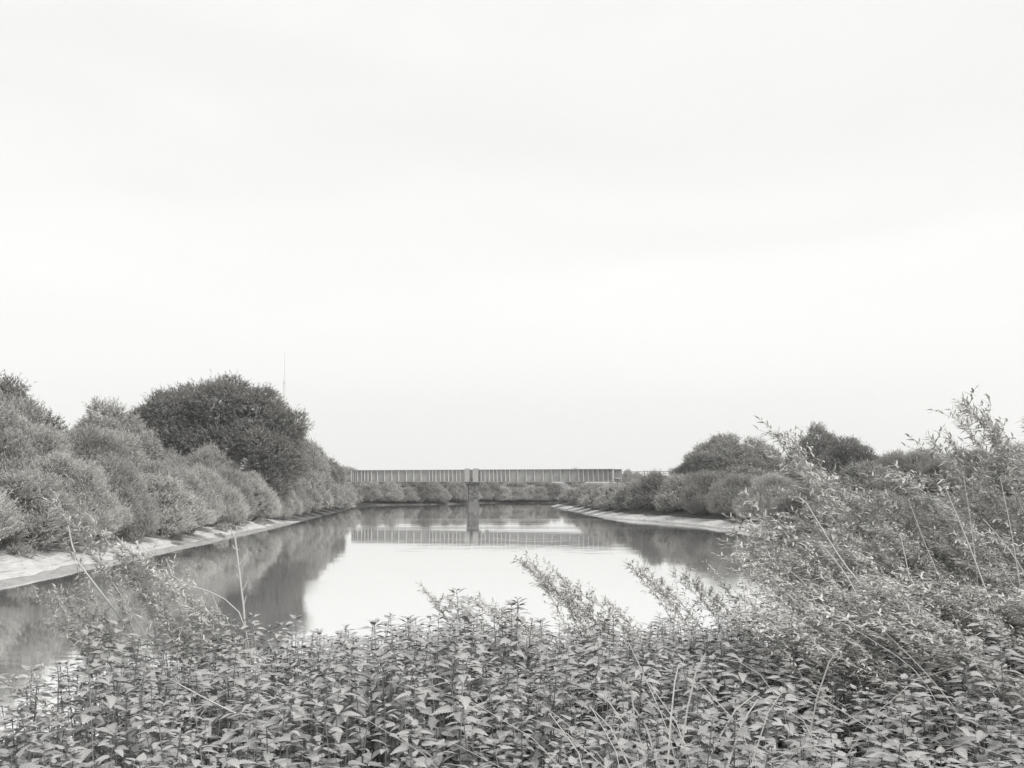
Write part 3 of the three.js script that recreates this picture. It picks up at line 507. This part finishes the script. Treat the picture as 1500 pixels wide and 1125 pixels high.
// ------------------------------------------------------------------ dead stalks, umbel, grass
{
  const at = (u, v, d) => [(u - 750) / 1500 * d, EYE - (v - 706) / 1500 * d, -d];
  function stalk(name, label, category, pts, r0, r1, mat, branches = [], group) {
    const o = pts[0], g = thing(name, label, category, ...o, group), rel = (p) => sub(p, o);
    part('stem', tube(pts.map(rel), r0, r1, 14, 6), mat, g);
    for (const b of branches) part('branch', tube(b.map(rel), r1 * 1.1, r1 * 0.5, 4, 4), mat, g);
    return g;
  }
  const D = 6.3, rootAt = (u, d) => { const x = (u - 750) / 1500 * d; return [x, groundY(x, d), -d]; };
  stalk('dead_stalk', 'pale dead upright stalk with short forked side twigs above the nettles', 'stalk', [rootAt(362, D), at(358, 905, D), at(352, 850, D), at(344, 785, D)], 0.010, 0.006, strawMat,
    [[at(345, 792, D), at(340, 780, D), at(337, 772, D)], [at(345, 790, D), at(347, 778, D), at(346, 770, D)], [at(350, 830, D), at(358, 818, D), at(358, 812, D)], [at(348, 806, D), at(342, 802, D), at(341, 798, D)], [at(354, 868, D), at(360, 856, D), at(361, 851, D)], [at(356, 890, D), at(361, 872, D)], [at(352, 850, D), at(346, 840, D)], [at(351, 838, D), at(346, 828, D)]]);
  stalk('bent_twig', 'thin pale dead twig bending sideways over the water beside the upright stalk', 'twig', [rootAt(372, 6.2), at(352, 900, 6.2), at(310, 868, 6.2), at(262, 852, 6.2), at(247, 835, 6.2), at(243, 818, 6.2)], 0.006, 0.0025, strawMat,
    [[at(283, 860, 6.2), at(272, 868, 6.2), at(262, 882, 6.2)], [at(310, 868, 6.2), at(318, 890, 6.2), at(326, 915, 6.2)]]);
  stalk('pale_cane', 'thick pale bare cane slanting over the water beside the bent twig', 'cane', [rootAt(225, 6.3), at(195, 940, 6.35), at(150, 870, 6.45), at(112, 818, 6.5), at(100, 770, 6.55)], 0.012, 0.005, paleBark);
  // dead umbel lying in the nettles
  {
    const d = 4.1, a = at(345, 1045, d), hub = at(262, 1002, d), g = thing('dead_umbel', 'dead pale umbel stalk with thin spokes lying on the nettles', 'umbel', ...a), rel = (p) => sub(p, a);
    part('stem', tube([rel(a), rel(at(305, 1025, d)), rel(hub)], 0.0035, 0.0025, 6, 5), strawMat, g);
    for (const [u, v] of [[238, 990], [246, 978], [255, 970], [262, 985], [240, 1004], [250, 1000]]) part('spoke', tube([rel(hub), rel(at((u + 262) / 2 + 2, (v + 1002) / 2, d)), rel(at(u, v, d - 0.03))], 0.0016, 0.001, 3, 4), strawMat, g);
    const h2 = at(310, 1032, d); for (const [u, v] of [[255, 1040], [262, 1052], [275, 1055], [292, 1050], [285, 1040], [300, 1010]]) part('spoke', tube([rel(h2), rel(at((u + 310) / 2, (v + 1032) / 2 - 3, d)), rel(at(u, v, d - 0.02))], 0.0016, 0.001, 3, 4), strawMat, g);
  }
  // bare pale canes leaning through the right thicket
  const canes = [[[1290, 900], [1180, 735], 6.4, 0.011], [[1262, 890], [1205, 800], 6.5, 0.009], [[1470, 940], [1385, 715], 6.2, 0.009], [[1340, 900], [1318, 780], 6.6, 0.007], [[1190, 870], [1150, 830], 6.6, 0.006], [[1520, 880], [1440, 760], 6.3, 0.007], [[1470, 1010], [1330, 880], 5.2, 0.005], [[1090, 870], [1078, 800], 7, 0.005], [[1110, 985], [915, 930], 4.8, 0.003], [[1440, 1100], [1290, 920], 4.6, 0.004], [[1400, 930], [1290, 850], 5.6, 0.005], [[1170, 930], [1085, 850], 6.2, 0.004], [[1240, 960], [1120, 840], 6, 0.004], [[1380, 860], [1330, 730], 6.8, 0.005], [[1435, 880], [1410, 690], 7, 0.005], [[1500, 900], [1465, 700], 6.6, 0.006], [[1355, 1000], [1210, 900], 5, 0.0035], [[1480, 1060], [1395, 900], 4.8, 0.004]];
  canes.forEach(([a, b, d, r]) => { const p = at(a[0], a[1], d), q = at(b[0], b[1], d + 0.25), x = p[0] + (p[0] - q[0]) * 0.5, gy = groundY(x, d - 0.2); stalk('bare_cane', 'bare pale willow cane slanting through the foreground thicket', 'cane', [[x, gy, -(d - 0.2)], p, [mixn(p[0], q[0], 0.45 + 0.1 * hash(a[0], b[1])), mixn(p[1], q[1], 0.46 + 0.14 * hash(a[1], b[0])), mixn(p[2], q[2], 0.5)], q], r, r * 0.4, paleBark, [], 'bare canes in the foreground thicket'); });
  // long arching grass in the nettles
  const R = rng(64), blade = (root, dir, L, w) => {
    const b = new Buf(), sd = norm(cross(dir, [0, 1, 0])), n = 9; let prev = null;
    for (let i = 0; i <= n; i++) { const t = i / n, p = [root[0] + dir[0] * L * (0.25 * t + 0.55 * t * t), root[1] + L * (0.95 * t - 0.75 * t * t * t), root[2] + dir[2] * L * (0.25 * t + 0.55 * t * t)], ww = w * (1 - t * t) * (0.7 + 0.3 * Math.sin(t * 3)) + 0.0006; const c = [add(p, sd, ww), add(p, [0, -0.25 * ww, 0]), add(p, sd, -ww)]; if (prev) { b.quad(prev[0], prev[1], c[1], c[0], 1); b.quad(prev[1], prev[2], c[2], c[1], 1); } prev = c; }
    return b.geo();
  };
  for (const [u, d, n, lab] of [[965, 3.5, 10, 'arching tuft of long grass rising through the nettles'], [1045, 3.3, 8, 'second tuft of long grass with blades bent over nettles'], [1010, 2.9, 8, 'low tuft of long grass among the closest nettles'], [1130, 3.7, 5, 'thin tuft of grass below the willow thicket'], [860, 3.4, 3, 'few thin pale grass blades bent into an arch']]) {
    const x = (u - 750) / 1500 * d, gy = groundY(x, d), g = thing('grass_tuft', lab, 'grass', x, gy, -d);
    for (let i = 0; i < n; i++) { const a = R() * 6.283; part('blade', blade([(R() - 0.5) * 0.1, 0, (R() - 0.5) * 0.1], [Math.cos(a), 0, Math.sin(a)], 2.05 + 0.6 * R(), 0.0022 + 0.0022 * R()), grey(0.18 + 0.1 * R(), 0.6, { vertexColors: true }), g); }
  }
  const straws = [[[985, 1095], [920, 940], 3.6], [[1000, 1080], [950, 1000], 3.4], [[905, 1110], [868, 1040], 3.2], [[850, 1110], [805, 1045], 3.1], [[1180, 1060], [1090, 1010], 3.8], [[1090, 1080], [1025, 1000], 3.5], [[1330, 1110], [1180, 1010], 3.9]];
  straws.forEach(([a, b, d]) => { const p = at(a[0], a[1], d), q = at(b[0], b[1], d + 0.1); const x = p[0] + (p[0] - q[0]) * 0.6; stalk('straw_stem', 'thin pale straw stem slanting across the nettles', 'stem', [[x, groundY(x, d), -d], p, [mixn(p[0], q[0], 0.5), mixn(p[1], q[1], 0.55), mixn(p[2], q[2], 0.5)], q], 0.0028, 0.0014, strawMat, [], 'straw stems across the nettles'); });
}

renderer.render(scene, camera);
